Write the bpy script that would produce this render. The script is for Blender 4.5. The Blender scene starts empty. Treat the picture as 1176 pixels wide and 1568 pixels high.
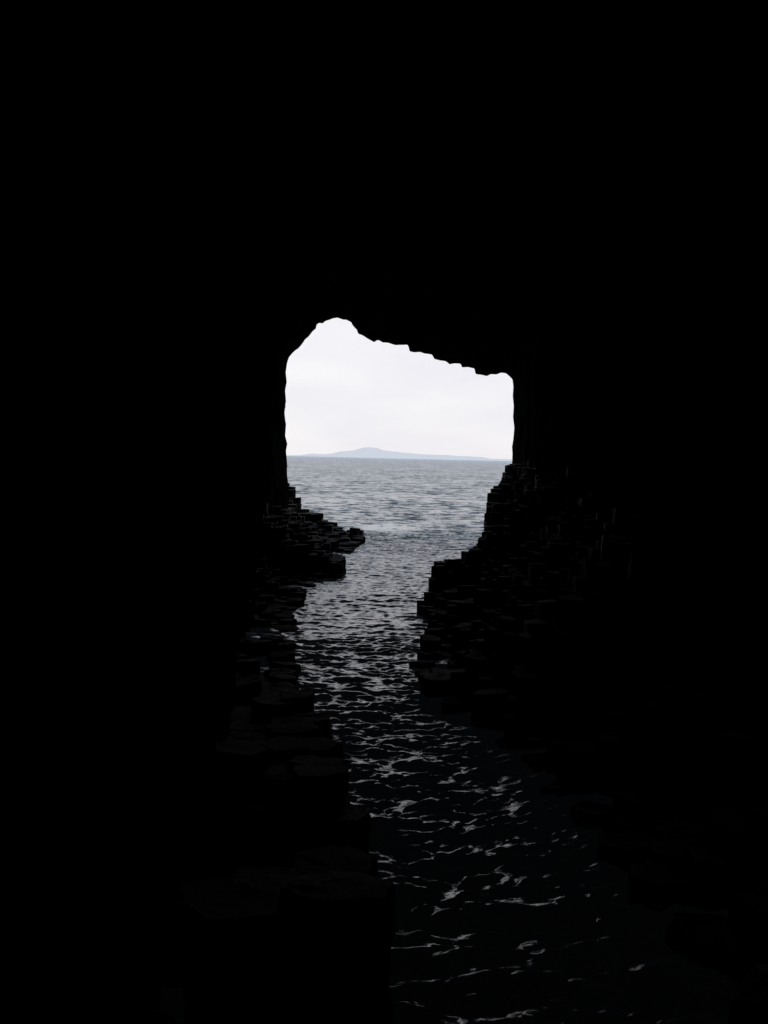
import bpy, math, random
import numpy as np
from mathutils import Matrix, Vector, noise
random.seed(4); rng=np.random.default_rng(7)
S=bpy.context.scene
S.view_settings.view_transform='Standard'; S.view_settings.look='None'; S.view_settings.exposure=0

# ---------------- camera -----------------
F=1607.0; EYE=4.5
cam=bpy.data.cameras.new('camera'); co=bpy.data.objects.new('camera',cam); S.collection.objects.link(co)
cam.sensor_fit='VERTICAL'; cam.sensor_height=36; cam.lens=36*F/1568; cam.clip_start=0.05; cam.clip_end=200000
R=Matrix.Rotation(math.radians(90-2.96),4,'X')@Matrix.Rotation(math.radians(1.33),4,'Z')
co.matrix_world=Matrix.Translation((0,0,EYE))@R
S.camera=co
R3=R.to_3x3()
def survey(px,py,d):
    """bearing/elevation measured on the photo + distance down the cave -> world x,z"""
    v=R3@Vector(((px-588)/F,-(py-784)/F,-1)); k=d/v.y
    return v.x*k, EYE+v.z*k

# ---------------- materials -----------------
def mat(name):
    m=bpy.data.materials.new(name); m.use_nodes=True
    nt=m.node_tree; nt.nodes.clear(); return m,nt,nt.nodes.new,nt.links.new
def rock_mat(name,c0,c1,rough,spec):
    m,nt,N,L=mat(name)
    out=N('ShaderNodeOutputMaterial')
    tc=N('ShaderNodeTexCoord')
    n1=N('ShaderNodeTexNoise'); n1.inputs['Scale'].default_value=1.3; n1.inputs['Detail'].default_value=6; n1.inputs['Roughness'].default_value=0.65
    n2=N('ShaderNodeTexNoise'); n2.inputs['Scale'].default_value=9; n2.inputs['Detail'].default_value=6; n2.inputs['Roughness'].default_value=0.7
    L(tc.outputs['Object'],n1.inputs[0]); L(tc.outputs['Object'],n2.inputs[0])
    r=N('ShaderNodeValToRGB'); r.color_ramp.elements[0].position=.35; r.color_ramp.elements[1].position=.7
    r.color_ramp.elements[0].color=(*c0,1); r.color_ramp.elements[1].color=(*c1,1)
    L(n1.outputs[0],r.inputs[0])
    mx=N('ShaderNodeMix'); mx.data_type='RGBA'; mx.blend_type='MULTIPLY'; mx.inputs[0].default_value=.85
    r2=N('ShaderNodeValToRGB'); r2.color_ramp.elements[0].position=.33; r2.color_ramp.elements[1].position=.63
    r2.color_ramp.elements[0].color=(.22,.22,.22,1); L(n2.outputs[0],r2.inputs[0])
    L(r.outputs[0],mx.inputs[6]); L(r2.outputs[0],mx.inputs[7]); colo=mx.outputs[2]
    bp=N('ShaderNodeBump'); bp.inputs['Strength'].default_value=.7; bp.inputs['Distance'].default_value=.04
    L(n2.outputs[0],bp.inputs['Height'])
    if spec==0:
        b=N('ShaderNodeBsdfDiffuse'); L(colo,b.inputs[0]); L(bp.outputs[0],b.inputs['Normal'])
    else:
        at=N('ShaderNodeAttribute'); at.attribute_name='shade'
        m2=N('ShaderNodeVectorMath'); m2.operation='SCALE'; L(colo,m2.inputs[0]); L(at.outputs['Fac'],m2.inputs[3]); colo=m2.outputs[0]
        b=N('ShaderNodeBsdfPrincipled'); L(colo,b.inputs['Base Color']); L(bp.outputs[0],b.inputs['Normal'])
        b.inputs['Roughness'].default_value=rough; b.inputs['Specular IOR Level'].default_value=spec
    L(b.outputs[0],out.inputs[0])
    return m
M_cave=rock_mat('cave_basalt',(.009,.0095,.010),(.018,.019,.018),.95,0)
M_ledge=rock_mat('ledge_basalt',(.08,.080,.075),(.20,.197,.177),.8,.14)

def mesh_obj(name,v,f,m,smooth=False):
    me=bpy.data.meshes.new(name); me.from_pydata(v,[],f); me.materials.append(m); me.update()
    if smooth: me.polygons.foreach_set('use_smooth',[True]*len(me.polygons))
    o=bpy.data.objects.new(name,me); S.collection.objects.link(o); return o

# ---------------- sea cave (tunnel + cliff face) -----------------
MD=59.5
mouth_px=[(443,760),(441,735),(440,712),(438,690),(440,680),(437,668),(438.5,650),(436.5,632),(438.5,615),(437,598),(439.5,585),(438,570),(440,556),(443,547),(449,540),
(458,533),(463,527),(467,520),(473,515),(479,507),(484,503),(485,497),(488,495),(494,496),(499,492),(506,490),(511,487.5),(517,486.5),(523,489),(530,490.5),(537,494),(541,500),(546,505),(548,511),(556,514.5),(561,518),(568,522),(573,524),(579,521),(586,525),(594,525),(604,528.5),(614,529),(624,528.5),(626.5,538),(634,540),(643,539.5),(650,542),(661,543),(665,550),(673,552),(682,553),(688,558.5),(696,557),(705,557.5),(707,563),(717,562.5),(726,564.5),(728,573),(737,574),(746,576),(752,573.5),(760,574),(768,571),(775,572),(780,577),(784,581),
(785.5,592),(784.5,606),(786,622),(785,638),(787,655),(785.5,672),(783.5,684),(784.5,700),(784,712),(787,730)]
mp=[survey(a,b,MD) for a,b in mouth_px]
mp=[(mp[0][0]-.3,-2.5),(mp[0][0]-.1,1.0)]+mp+[(mp[-1][0]+.4,1.5),(mp[-1][0]+.6,-2.5)]
NP=460
def resample(p,n=NP):
    p=np.array(p,float); s=np.r_[0,np.cumsum(np.hypot(*np.diff(p,axis=0).T))]
    t=np.linspace(0,s[-1],n); return np.c_[np.interp(t,s,p[:,0]),np.interp(t,s,p[:,1])]
mouth=resample(mp)
def xl(d): return np.interp(d,[-12,0,8,20,40,55,60,66],[-1.6,-1.0,-1.15,-2.5,-4.4,-5.8,-6.0,-10])
def xr(d): return np.interp(d,[-12,0,8,20,40,55,60],[3.0,3.2,3.8,4.6,6.3,7.4,7.8])
def interior(d):
    a,b=xl(d),xr(d); w=b-a
    top=np.interp(d,[-12,0,20,60],[7,8.5,12.5,14.2])
    return resample([(a-.4,-2.5),(a-.1,3),(a,7),(a+.02*w,top*.76),(a+.13*w,top*.88),(a+.26*w,top),(a+.4*w,top*.97),(a+.6*w,top*.93),(a+.85*w,top*.87),(b-.02*w,top*.84),(b,top*.7),(b+.1,3),(b+.3,-2.5)])
ys=list(np.arange(-9,56.5,.3))+list(np.arange(56.5,61.6,.16))
verts=[];faces=[]
def cellrand(p):
    d,pts=noise.voronoi(p)
    q=pts[0]; h=math.sin(q.x*12.9898+q.y*78.233+q.z*37.719)*43758.5453
    return h-math.floor(h), d[1]-d[0]
rings=0
for y in ys:
    ir=interior(min(y,60))
    t=min(1,max(0,(y-54.5)/(MD-54.5))); t=t*t*(3-2*t)
    P=ir*(1-t)+mouth*t
    near=max(0,1-abs(y-MD)/.5)
    for i in range(NP):
        x,z=P[i]
        a=P[max(i-1,0)];b=P[min(i+1,NP-1)]
        tx,tz=b[0]-a[0],b[1]-a[1]; l=math.hypot(tx,tz) or 1
        nx,nz=-tz/l,tx/l
        if y<=MD: amp=.55*(1-t)+.14*t
        else: amp=.14+.3*(y-MD)
        r,e=cellrand(Vector((x/.75,y/.75,z/2.6)))
        off=amp*r + .05*(1-min(1,e*4))*(1-near)
        off+=.18*(1-t)*noise.noise(Vector((x*.3,y*.3,z*.3)))
        if y>MD: off+=.35*(y-MD)
        off*= (1-.85*near)
        verts.append((x+nx*off,y,z+nz*off))
    rings+=1
last=np.array(verts[-NP:])
for k,(s,dy) in enumerate([(1.12,.5),(1.35,.9),(1.7,1.0),(2.3,1.6),(3.2,1.3),(4.5,2.4),(6.5,3.0)]):
    for i in range(NP):
        x,y,z=last[i]
        X=.8+(x-.8)*s; Z=4+(z-4)*(1+(s-1)*.55)
        if z<0: Z=z
        r,e=cellrand(Vector((X/1.1,0,Z/6)))
        verts.append((X,61.5+dy*.5+r*.7,Z))
    rings+=1
for j in range(rings-1):
    for i in range(NP-1):
        a=j*NP+i; faces.append((a,a+1,a+NP+1,a+NP))
faces.append(tuple(range(NP-1,-1,-1)))
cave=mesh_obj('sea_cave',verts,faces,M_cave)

# ---------------- basalt ledges -----------------
class Cols:
    def __init__(s): s.v=[];s.f=[];s.sh=[]
    def add(s,cx,cy,r,zt,zb=-.8,n=None,tilt=.03,lean=0.0,shade=None,ry=1.0,var=.14):
        n=n or random.choice([4,5,5,6,6,7]); a0=random.random()*6.28
        ang=[a0+2*math.pi*(k+random.uniform(-.2,.2))/n for k in range(n)]
        rad=[r*random.uniform(1-var,1+var) for _ in range(n)]
        tx,ty=random.uniform(-tilt,tilt),random.uniform(-tilt,tilt)
        zs=[zb]; z=zb
        while True:
            z+=random.uniform(.3,.75)
            if z>zt-.2: break
            zs+= [z,z+.015]
        base=len(s.v); rings=[]; f0=len(s.f)
        j=(0,0); k=1
        for q,zz in enumerate(zs):
            if q%2==0: j=(random.uniform(-.025,.025),random.uniform(-.025,.025)); k=random.uniform(.96,1.03)
            rings.append([(cx+j[0]+lean*(zz)+rad[m]*k*math.cos(ang[m]),cy+j[1]+rad[m]*k*ry*math.sin(ang[m]),zz) for m in range(n)])
        cxx=cx+lean*zt
        def top(sc,dz,jz=0): return [(cxx+rad[m]*sc*math.cos(ang[m]),cy+rad[m]*sc*ry*math.sin(ang[m]),zt+dz+tx*math.cos(ang[m])*sc+ty*math.sin(ang[m])*sc+random.uniform(-jz,jz)) for m in range(n)]
        rings.append(top(1,-.025,.012)); rings.append(top(.975,-.006,.006)); rings.append(top(.9,.0,.006)); rings.append(top(.45,.0,.012))
        for g in rings: s.v+=g
        for q in range(len(rings)-1):
            for m in range(n):
                a=base+q*n+m; b=base+q*n+(m+1)%n
                s.f.append((a,b,b+n,a+n))
        s.f.append(tuple(base+(len(rings)-1)*n+m for m in range(n)))
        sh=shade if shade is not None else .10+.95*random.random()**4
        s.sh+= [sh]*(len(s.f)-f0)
L_ctl=[(441,738,66),(446,743,65.3),(456,748,64.6),(463,763,63.9),(471,779,63.2),(494,785,62.3),(500,795,61.4),(514,799,60.6),(520,806,59.8),(542,810,58.8),(557,814,57.6),(559,820,56.5),(556,826,55),(547,836,52),(540,846,48.8),(529,853,47),(527,855,44),(527,858,41.5),(527,862,39.6),(521,884,38.6),(508,889,37.6),(490,892,36.7),(474,901,35),(468,906,33),(466,920,31.6),(452,937,30.4),(449,941,29.2),(458,955,27.6),(455,972,26.4),(450,984,25.4),(452,990,23),(455,1025,21),(457,1040,19.6),(460,1055,18)]
R_ctl=[(783,712,60),(773,714,57),(771,731,54),(762,741,52),(748,754,50),(747,768,48.5),(744,779,47),(743,803,45),(735,820,43),(732,832,41.5),(719,842,39.5),(717,850,38),(700,854,36.5),(684,858,35.5),(664,862,34.3),(658,872,33.3),(654,900,32.2),(640,922,31.0),(642,929,30.2),(656,937,28.6),(656,941,27.5),(655,960,26.4),(644,973,25.2),(642,978,24.2),(641,1002,23.4),(630,1014,22.7),(634,1024,21.8),(636,1030,20.6)]
def ctl(c):
    a=sorted([(d,)+survey(px,py,d) for px,py,d in c]); return np.array(a)
LC=ctl(L_ctl); RC=ctl(R_ctl)
RC=np.vstack([[[-2,3.4,.3],[8,2.9,.25],[13,2.4,.1],[16.5,1.9,.1],[18,1.35,.12],[19.4,.85,.25]],RC])
def step_interp(C,y): return np.interp(y,C[:,0],C[:,1]),np.interp(y,C[:,0],C[:,2])
def lattice(cols,side,y0,y1,r):
    dx=r*1.62; dy=r*1.45; row=0; y=y0
    C=LC if side<0 else RC
    while y<y1:
        xe,ze=step_interp(C,y)
        k=0
        while True:
            u=(k+.5*(row%2))*dx+r*.95
            x=xe+side*u+random.uniform(-.12,.12)*r
            if (side<0 and x<xl(y)-.6) or (side>0 and x>xr(y)+.6): break
            rr=r*random.uniform(.93,1.12)
            hb=noise.cell(Vector((x/.9+50,y/1.3,0)))
            g=random.choice([0,0,-.05,.05,-.1,.02])+.3*(hb-.5)
            if side<0:
                z=ze+(.1 if y<40 else .2)*u+(g if u>r*1.5 else g*.25)
                if y>27: z+=.4*max(0,u-.8)*(1 if y<46 else .3)
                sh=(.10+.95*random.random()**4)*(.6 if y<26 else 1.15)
            else:
                z=ze+.22*u+.7*max(0,u-1.2)+(g if u>r*1.5 else g*.25)
                sh=(.10+1.3*random.random()**4)*(1 if z<1.4 else .35)*(1 if u<1.8 else .4)  # cave gloom put into the colour: darker higher up and nearer the wall
            z=round(z/.16)*.16+random.uniform(-.012,.012) if u>r*1.5 else z
            if z>-.3: cols.add(x,y+random.uniform(-.1,.1)*r,rr,z,shade=sh)
            k+=1
        y+=dy; row+=1
LL=Cols(); RR=Cols()
lattice(LL,-1,17.2,66.5,.31)
lattice(RR,1,6,21,.40); lattice(RR,1,21,60,.29)
def big(cols,px_r,py,d,r,**k):
    x,z=survey(px_r,py,d); cols.add(x-r*.93,d,r,z,var=.05,**k)
    return z
for px,py,d,r,sh in [(484,1063,16.4,.36,1.),(462,1066,16.9,.33,.5),(508,1099,14.9,.33,.6),(521,1140,13.6,.36,.7),(531,1166,12.9,.38,.5),(533,1178,12.4,.36,.3),(566,1247,11.4,.27,1.),(577,1345,10.3,.3,.4)]:
    big(LL,px,py,d,r,shade=sh,tilt=.015)
for y in np.arange(8.9,17.4,.6):
    xe=np.interp(y,[8.9,10.3,11.4,12.9,14.9,16.4,17.4],[-.4,-.45,-.75,-1.15,-1.3,-1.6,-1.9])
    ze=np.interp(y,[8.9,10.3,11.4,12.9,14.9,16.4,17.4],[.55,.5,.45,.75,.7,.65,.3])
    x=xe
    while x>xl(y)-.8:
        LL.add(x+random.uniform(-.05,.05),y+random.uniform(-.08,.08),.40,ze+random.choice([-.22,-.1,0,.05]),shade=random.choice([.15,.25,.6]),tilt=.015); x-=.6
x,z=survey(607,1358,8.05)
LL.add(x-.44,8.05,.46,z,n=8,tilt=.008,shade=2.6,ry=.7,var=.04); LL.add(x-1.25,7.85,.4,z-.05,n=6,tilt=.01,shade=.08)  # slab's lit top painted as brighter colour, columns beside it painted darker as shade
LL.add(x-.38,7.35,.40,z-.45,n=6,shade=.2,var=.05); LL.add(x-1.0,7.1,.42,z-.3,n=6,shade=.1)
for y in np.arange(-6,6.9,.62):
    zt=np.interp(y,[-6,1.2,2.2,3.4,4.6,5.8,6.8],[2.95,2.9,2.4,1.9,1.35,.95,.7])
    w=np.interp(y,[-6,1.5,4,6.8],[1.1,.9,.3,-.3])
    x=w
    while x>-2.4:
        LL.add(x,y+random.uniform(-.1,.1),.42,zt+random.uniform(-.06,.04)); x-=.66
for nm,C in (('basalt_ledge',LL),('basalt_ledge.001',RR)):
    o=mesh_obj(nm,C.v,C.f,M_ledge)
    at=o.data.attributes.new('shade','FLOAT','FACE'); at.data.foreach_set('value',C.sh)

# ---------------- sea -----------------
def graded(a,b,ga,gb,step,growth,maxn=200):
    core=list(np.arange(a,b,step)); s=step; x=core[-1]; hi=[]
    while x<gb: s*=growth; x+=s; hi.append(x)
    s=step; x=a; lo=[]
    while x>ga: s*=growth; x-=s; lo.append(x)
    return np.array(lo[::-1]+core+hi)
X=graded(-4.0,4.6,-40000,40000,.045,1.11)
Y1=np.arange(6.5,26,.036); Y2=np.arange(26,62,.09)
y=Y2[-1]; s=.09; Y3=[]
while y<60000: s*=1.03; y+=s; Y3.append(y)
Y0=np.arange(-12,6.5,.5)
Y=np.r_[Y0,Y1,Y2,Y3]
GX,GY=np.meshgrid(X,Y); Z=np.zeros_like(GX)
sx=np.gradient(X)[None,:]; sy=np.gradient(Y)[:,None]
WX=GX+.10*np.sin(GY*.9+GX*.4)+.03*np.sin(GX*2.1-GY*1.3); WY=GY+.10*np.sin(GX*1.1-GY*.3)+.03*np.sin(GY*2.3+GX*1.7)
A=np.interp(Y,[0,12,19,28,45,60],[1.5,1.5,1.15,.72,.66,1.0])[:,None]
for k in range(150):
    lam=.19*(1.9/.19)**(rng.random()**1.35)
    th=math.radians(-90+rng.normal()*40)
    slope=.036*(1.0 if lam<.5 else (.5/lam)**1.0)
    if k%30==0: lam=rng.uniform(6,14); slope=.008
    kx,ky=math.cos(th)*2*math.pi/lam,math.sin(th)*2*math.pi/lam
    amp=slope*lam/(2*math.pi)
    eff=np.hypot(sx*abs(math.cos(th)),sy*abs(math.sin(th)))
    att=np.clip((lam/(2.6*eff))-.3,0,1)
    ph=kx*WX+ky*WY+rng.random()*6.28
    md=1+.5*np.sin(GX*rng.uniform(-1.4,1.4)+GY*rng.uniform(.3,1.4)+rng.random()*6.28)
    Z+=amp*att*md*A*(np.sin(ph)+.2*np.cos(2*ph))
nx,ny=len(X),len(Y)
co_=np.c_[GX.ravel(),GY.ravel(),Z.ravel()]
idx=np.arange(nx*ny).reshape(ny,nx)
q=np.stack([idx[:-1,:-1],idx[:-1,1:],idx[1:,1:],idx[1:,:-1]],-1).reshape(-1,4)
me=bpy.data.meshes.new('sea_water'); me.vertices.add(len(co_)); me.vertices.foreach_set('co',co_.ravel())
me.loops.add(q.size); me.loops.foreach_set('vertex_index',q.ravel().astype(np.int32))
me.polygons.add(len(q)); me.polygons.foreach_set('loop_start',np.arange(0,q.size,4,dtype=np.int32))
me.polygons.foreach_set('use_smooth',np.ones(len(q),bool)); me.update(calc_edges=True); me.validate()
sea=bpy.data.objects.new('sea_water',me); S.collection.objects.link(sea)
m,nt,N,L=mat('sea_water'); me.materials.append(m)
out=N('ShaderNodeOutputMaterial'); b=N('ShaderNodeBsdfPrincipled')
b.inputs['Base Color'].default_value=(.012,.038,.048,1); b.inputs['Roughness'].default_value=.16; b.inputs['IOR'].default_value=1.333
b.inputs['Specular Tint'].default_value=(.84,.94,1,1)
tc=N('ShaderNodeTexCoord'); sep=N('ShaderNodeSeparateXYZ'); L(tc.outputs['Object'],sep.inputs[0])
def math_(op,a,bb=None,c=None):
    n=N('ShaderNodeMath'); n.operation=op
    for i,v in enumerate((a,bb,c)):
        if v is None: continue
        if isinstance(v,(int,float)): n.inputs[i].default_value=v
        else: L(v,n.inputs[i])
    return n.outputs[0]
def ramp(v,a,bb,c=0.,d=1.):
    n=N('ShaderNodeMapRange'); L(v,n.inputs[0]); n.inputs[1].default_value=a; n.inputs[2].default_value=bb; n.inputs[3].default_value=c; n.inputs[4].default_value=d; return n.outputs[0]
def tex(scale,detail,sx=1,sy=1,rough=.55,col=False):
    mp_=N('ShaderNodeMapping'); L(tc.outputs['Object'],mp_.inputs[0]); mp_.inputs['Scale'].default_value=(sx,sy,1)
    n=N('ShaderNodeTexNoise'); L(mp_.outputs[0],n.inputs[0]); n.inputs['Scale'].default_value=scale; n.inputs['Detail'].default_value=detail; n.inputs['Roughness'].default_value=rough
    return n.outputs[1 if col else 0]
def vm(op,a,bb):
    n=N('ShaderNodeVectorMath'); n.operation=op
    for i,v in enumerate((a,bb)):
        if isinstance(v,(tuple,Vector)): n.inputs[i].default_value=v
        else: L(v,n.inputs[i])
    return n.outputs[0]
def scl(a,s):
    n=N('ShaderNodeVectorMath'); n.operation='SCALE'; L(a,n.inputs[0])
    if isinstance(s,(int,float)): n.inputs[3].default_value=s
    else: L(s,n.inputs[3])
    return n.outputs[0]
# wave-slope fields (ripples, chop, swell) added to the mesh normal; outside, chop and swell
# are tilted toward the camera to darken the sea's reflection
def slopes(scale,detail,gx,gy,rough=.55,cy=.5,sx=.55):
    c=tex(scale,detail,sx,1,rough,True)
    return vm('MULTIPLY',vm('SUBTRACT',c,(.5,cy,.5)),(gx,gy,0))
rip=scl(slopes(4.5,3,1.0,1.8),ramp(sep.outputs[1],14,30,1.15,.42))
chop=scl(slopes(1.1,4,1.2,3.0,.6,.52,.75),ramp(sep.outputs[1],44,80,.0,1.0))
swell=scl(slopes(.16,4,.4,1.5,.65,.515,.8),ramp(sep.outputs[1],50,110,.0,1.0))
geo=N('ShaderNodeNewGeometry')
s1=vm('ADD',geo.outputs['Normal'],rip); s2=vm('ADD',s1,chop); s3=vm('ADD',s2,swell)
nrm=N('ShaderNodeVectorMath'); nrm.operation='NORMALIZE'; L(s3,nrm.inputs[0]); L(nrm.outputs[0],b.inputs['Normal'])
# foam where the swell breaks off the ledge tip, plus scattered whitecaps outside
fx=math_('DIVIDE',math_('ADD',sep.outputs[0],-.3),3.2); fy=math_('DIVIDE',math_('ADD',sep.outputs[1],-68),5.5)
g=math_('EXPONENT',math_('MULTIPLY',math_('ADD',math_('MULTIPLY',fx,fx),math_('MULTIPLY',fy,fy)),-1))
fn=tex(1.3,8,.45,1,.75)
f1=ramp(math_('ADD',fn,math_('MULTIPLY',g,.25)),.63,.74)
f2=math_('MULTIPLY',ramp(tex(.5,6,.5,1,.7),.64,.71),ramp(sep.outputs[1],62,75))
foam=math_('MAXIMUM',f1,f2)
foam=math_('MULTIPLY',foam,ramp(sep.outputs[1],50,60))
fd=N('ShaderNodeBsdfDiffuse'); fd.inputs[0].default_value=(.8,.83,.85,1)
mx=N('ShaderNodeMixShader'); L(foam,mx.inputs[0]); L(b.outputs[0],mx.inputs[1]); L(fd.outputs[0],mx.inputs[2])
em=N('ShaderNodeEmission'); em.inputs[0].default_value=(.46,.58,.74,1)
hz=N('ShaderNodeMixShader'); L(math_('SUBTRACT',1.0,math_('EXPONENT',math_('DIVIDE',math_('MAXIMUM',sep.outputs[1],0.0),-7000))),hz.inputs[0])  # aerial haze painted on the water: pale emission mixed in with distance
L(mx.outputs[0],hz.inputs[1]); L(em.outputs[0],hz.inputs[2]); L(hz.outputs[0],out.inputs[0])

# ---------------- distant island -----------------
D=12000.
hill_px=[(-200,699),(250,695),(380,696),(440,697),(462,696.5),(478,694.5),(492,695),(508,694),(522,691),(540,690),(548,687.5),(558,685),(566,684.5),(578,685.5),(588,689.5),(600,691.5),(618,693),(640,694.5),(662,696),(684,696.5),(705,698.5),(725,699),(742,700),(752,702),(785,703.5),(820,703.5),(1000,706),(1400,714)]
hp=np.array([survey(a,b_,D) for a,b_ in hill_px])
xs=np.linspace(hp[0,0],hp[-1,0],700); hs=np.interp(xs,hp[:,0],hp[:,1])
hs=np.maximum(hs,6)+np.array([6*noise.fractal(Vector((x/260,0,0)),1,2,5) for x in xs])
prof=[(-900,-.02),(-700,.12),(-420,.42),(-200,.75),(0,1),(300,.8),(800,.3),(1200,-.02)]
hv=[];hf=[]
for i,x in enumerate(xs):
    for j,(dy,k) in enumerate(prof):
        w=.12*noise.noise(Vector((x/300,dy/300,3))) if 0<j<4 or j>4 else 0
        hv.append((x,D+dy,hs[i]*(k+w*.5)-1))
n=len(prof)
for i in range(len(xs)-1):
    for j in range(n-1): hf.append((i*n+j,(i+1)*n+j,(i+1)*n+j+1,i*n+j+1))
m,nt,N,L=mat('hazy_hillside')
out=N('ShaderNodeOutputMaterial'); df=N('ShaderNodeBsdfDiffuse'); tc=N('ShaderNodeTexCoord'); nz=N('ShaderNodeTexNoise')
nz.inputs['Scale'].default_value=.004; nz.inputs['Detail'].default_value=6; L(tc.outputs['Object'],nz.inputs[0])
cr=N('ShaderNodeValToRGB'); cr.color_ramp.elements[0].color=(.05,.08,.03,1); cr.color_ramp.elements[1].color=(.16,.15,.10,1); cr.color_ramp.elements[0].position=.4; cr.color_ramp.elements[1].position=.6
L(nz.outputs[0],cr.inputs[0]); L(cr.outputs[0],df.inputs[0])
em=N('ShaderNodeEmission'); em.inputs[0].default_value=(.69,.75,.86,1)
hz=N('ShaderNodeMixShader'); hz.inputs[0].default_value=1-math.exp(-D/6000); L(df.outputs[0],hz.inputs[1]); L(em.outputs[0],hz.inputs[2]); L(hz.outputs[0],out.inputs[0])  # aerial haze painted in: even pale emission mixed over the hillside colour
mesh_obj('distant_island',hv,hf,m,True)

# ---------------- sky & sun -----------------
EL,AZ=52,-55
W=bpy.data.worlds.new('World'); S.world=W; W.use_nodes=True; nt=W.node_tree; nt.nodes.clear(); N=nt.nodes.new; L=nt.links.new
out=N('ShaderNodeOutputWorld'); bg=N('ShaderNodeBackground'); bg.inputs[1].default_value=.1
sk=N('ShaderNodeTexSky'); sk.sky_type='NISHITA'; sk.sun_disc=False; sk.sun_elevation=math.radians(EL); sk.sun_rotation=math.radians(AZ); sk.dust_density=1
tc=N('ShaderNodeTexCoord'); mp_=N('ShaderNodeMapping'); mp_.inputs['Scale'].default_value=(1,1,3.2); L(tc.outputs['Generated'],mp_.inputs[0])
nz=N('ShaderNodeTexNoise'); nz.inputs['Scale'].default_value=7; nz.inputs['Detail'].default_value=7; L(mp_.outputs[0],nz.inputs[0])
cr=N('ShaderNodeValToRGB'); cr.color_ramp.elements[0].position=.38; cr.color_ramp.elements[1].position=.66
cr.color_ramp.elements[0].color=(9.0,8.9,9.5,1); cr.color_ramp.elements[1].color=(9.8,9.6,9.9,1)
L(nz.outputs[0],cr.inputs[0])
sp=N('ShaderNodeSeparateXYZ'); L(tc.outputs['Generated'],sp.inputs[0])
mr=N('ShaderNodeMapRange'); mr.interpolation_type='SMOOTHSTEP'; L(sp.outputs[2],mr.inputs[0]); mr.inputs[1].default_value=.12; mr.inputs[2].default_value=.6; mr.inputs[3].default_value=.9; mr.inputs[4].default_value=.28
mx=N('ShaderNodeMix'); mx.data_type='RGBA'; L(mr.outputs[0],mx.inputs[0]); L(sk.outputs[0],mx.inputs[6]); L(cr.outputs[0],mx.inputs[7])
L(mx.outputs[2],bg.inputs[0]); L(bg.outputs[0],out.inputs[0])
sl=bpy.data.lights.new('sun','SUN'); sl.energy=1.3; sl.angle=math.radians(10); sl.color=(1,.96,.9)
so=bpy.data.objects.new('sun',sl); S.collection.objects.link(so)
e,a=math.radians(EL),math.radians(AZ)
dirv=Vector((math.sin(a)*math.cos(e),math.cos(a)*math.cos(e),math.sin(e)))
so.rotation_euler=dirv.to_track_quat('Z','Y').to_euler(); so.location=(0,100,60)
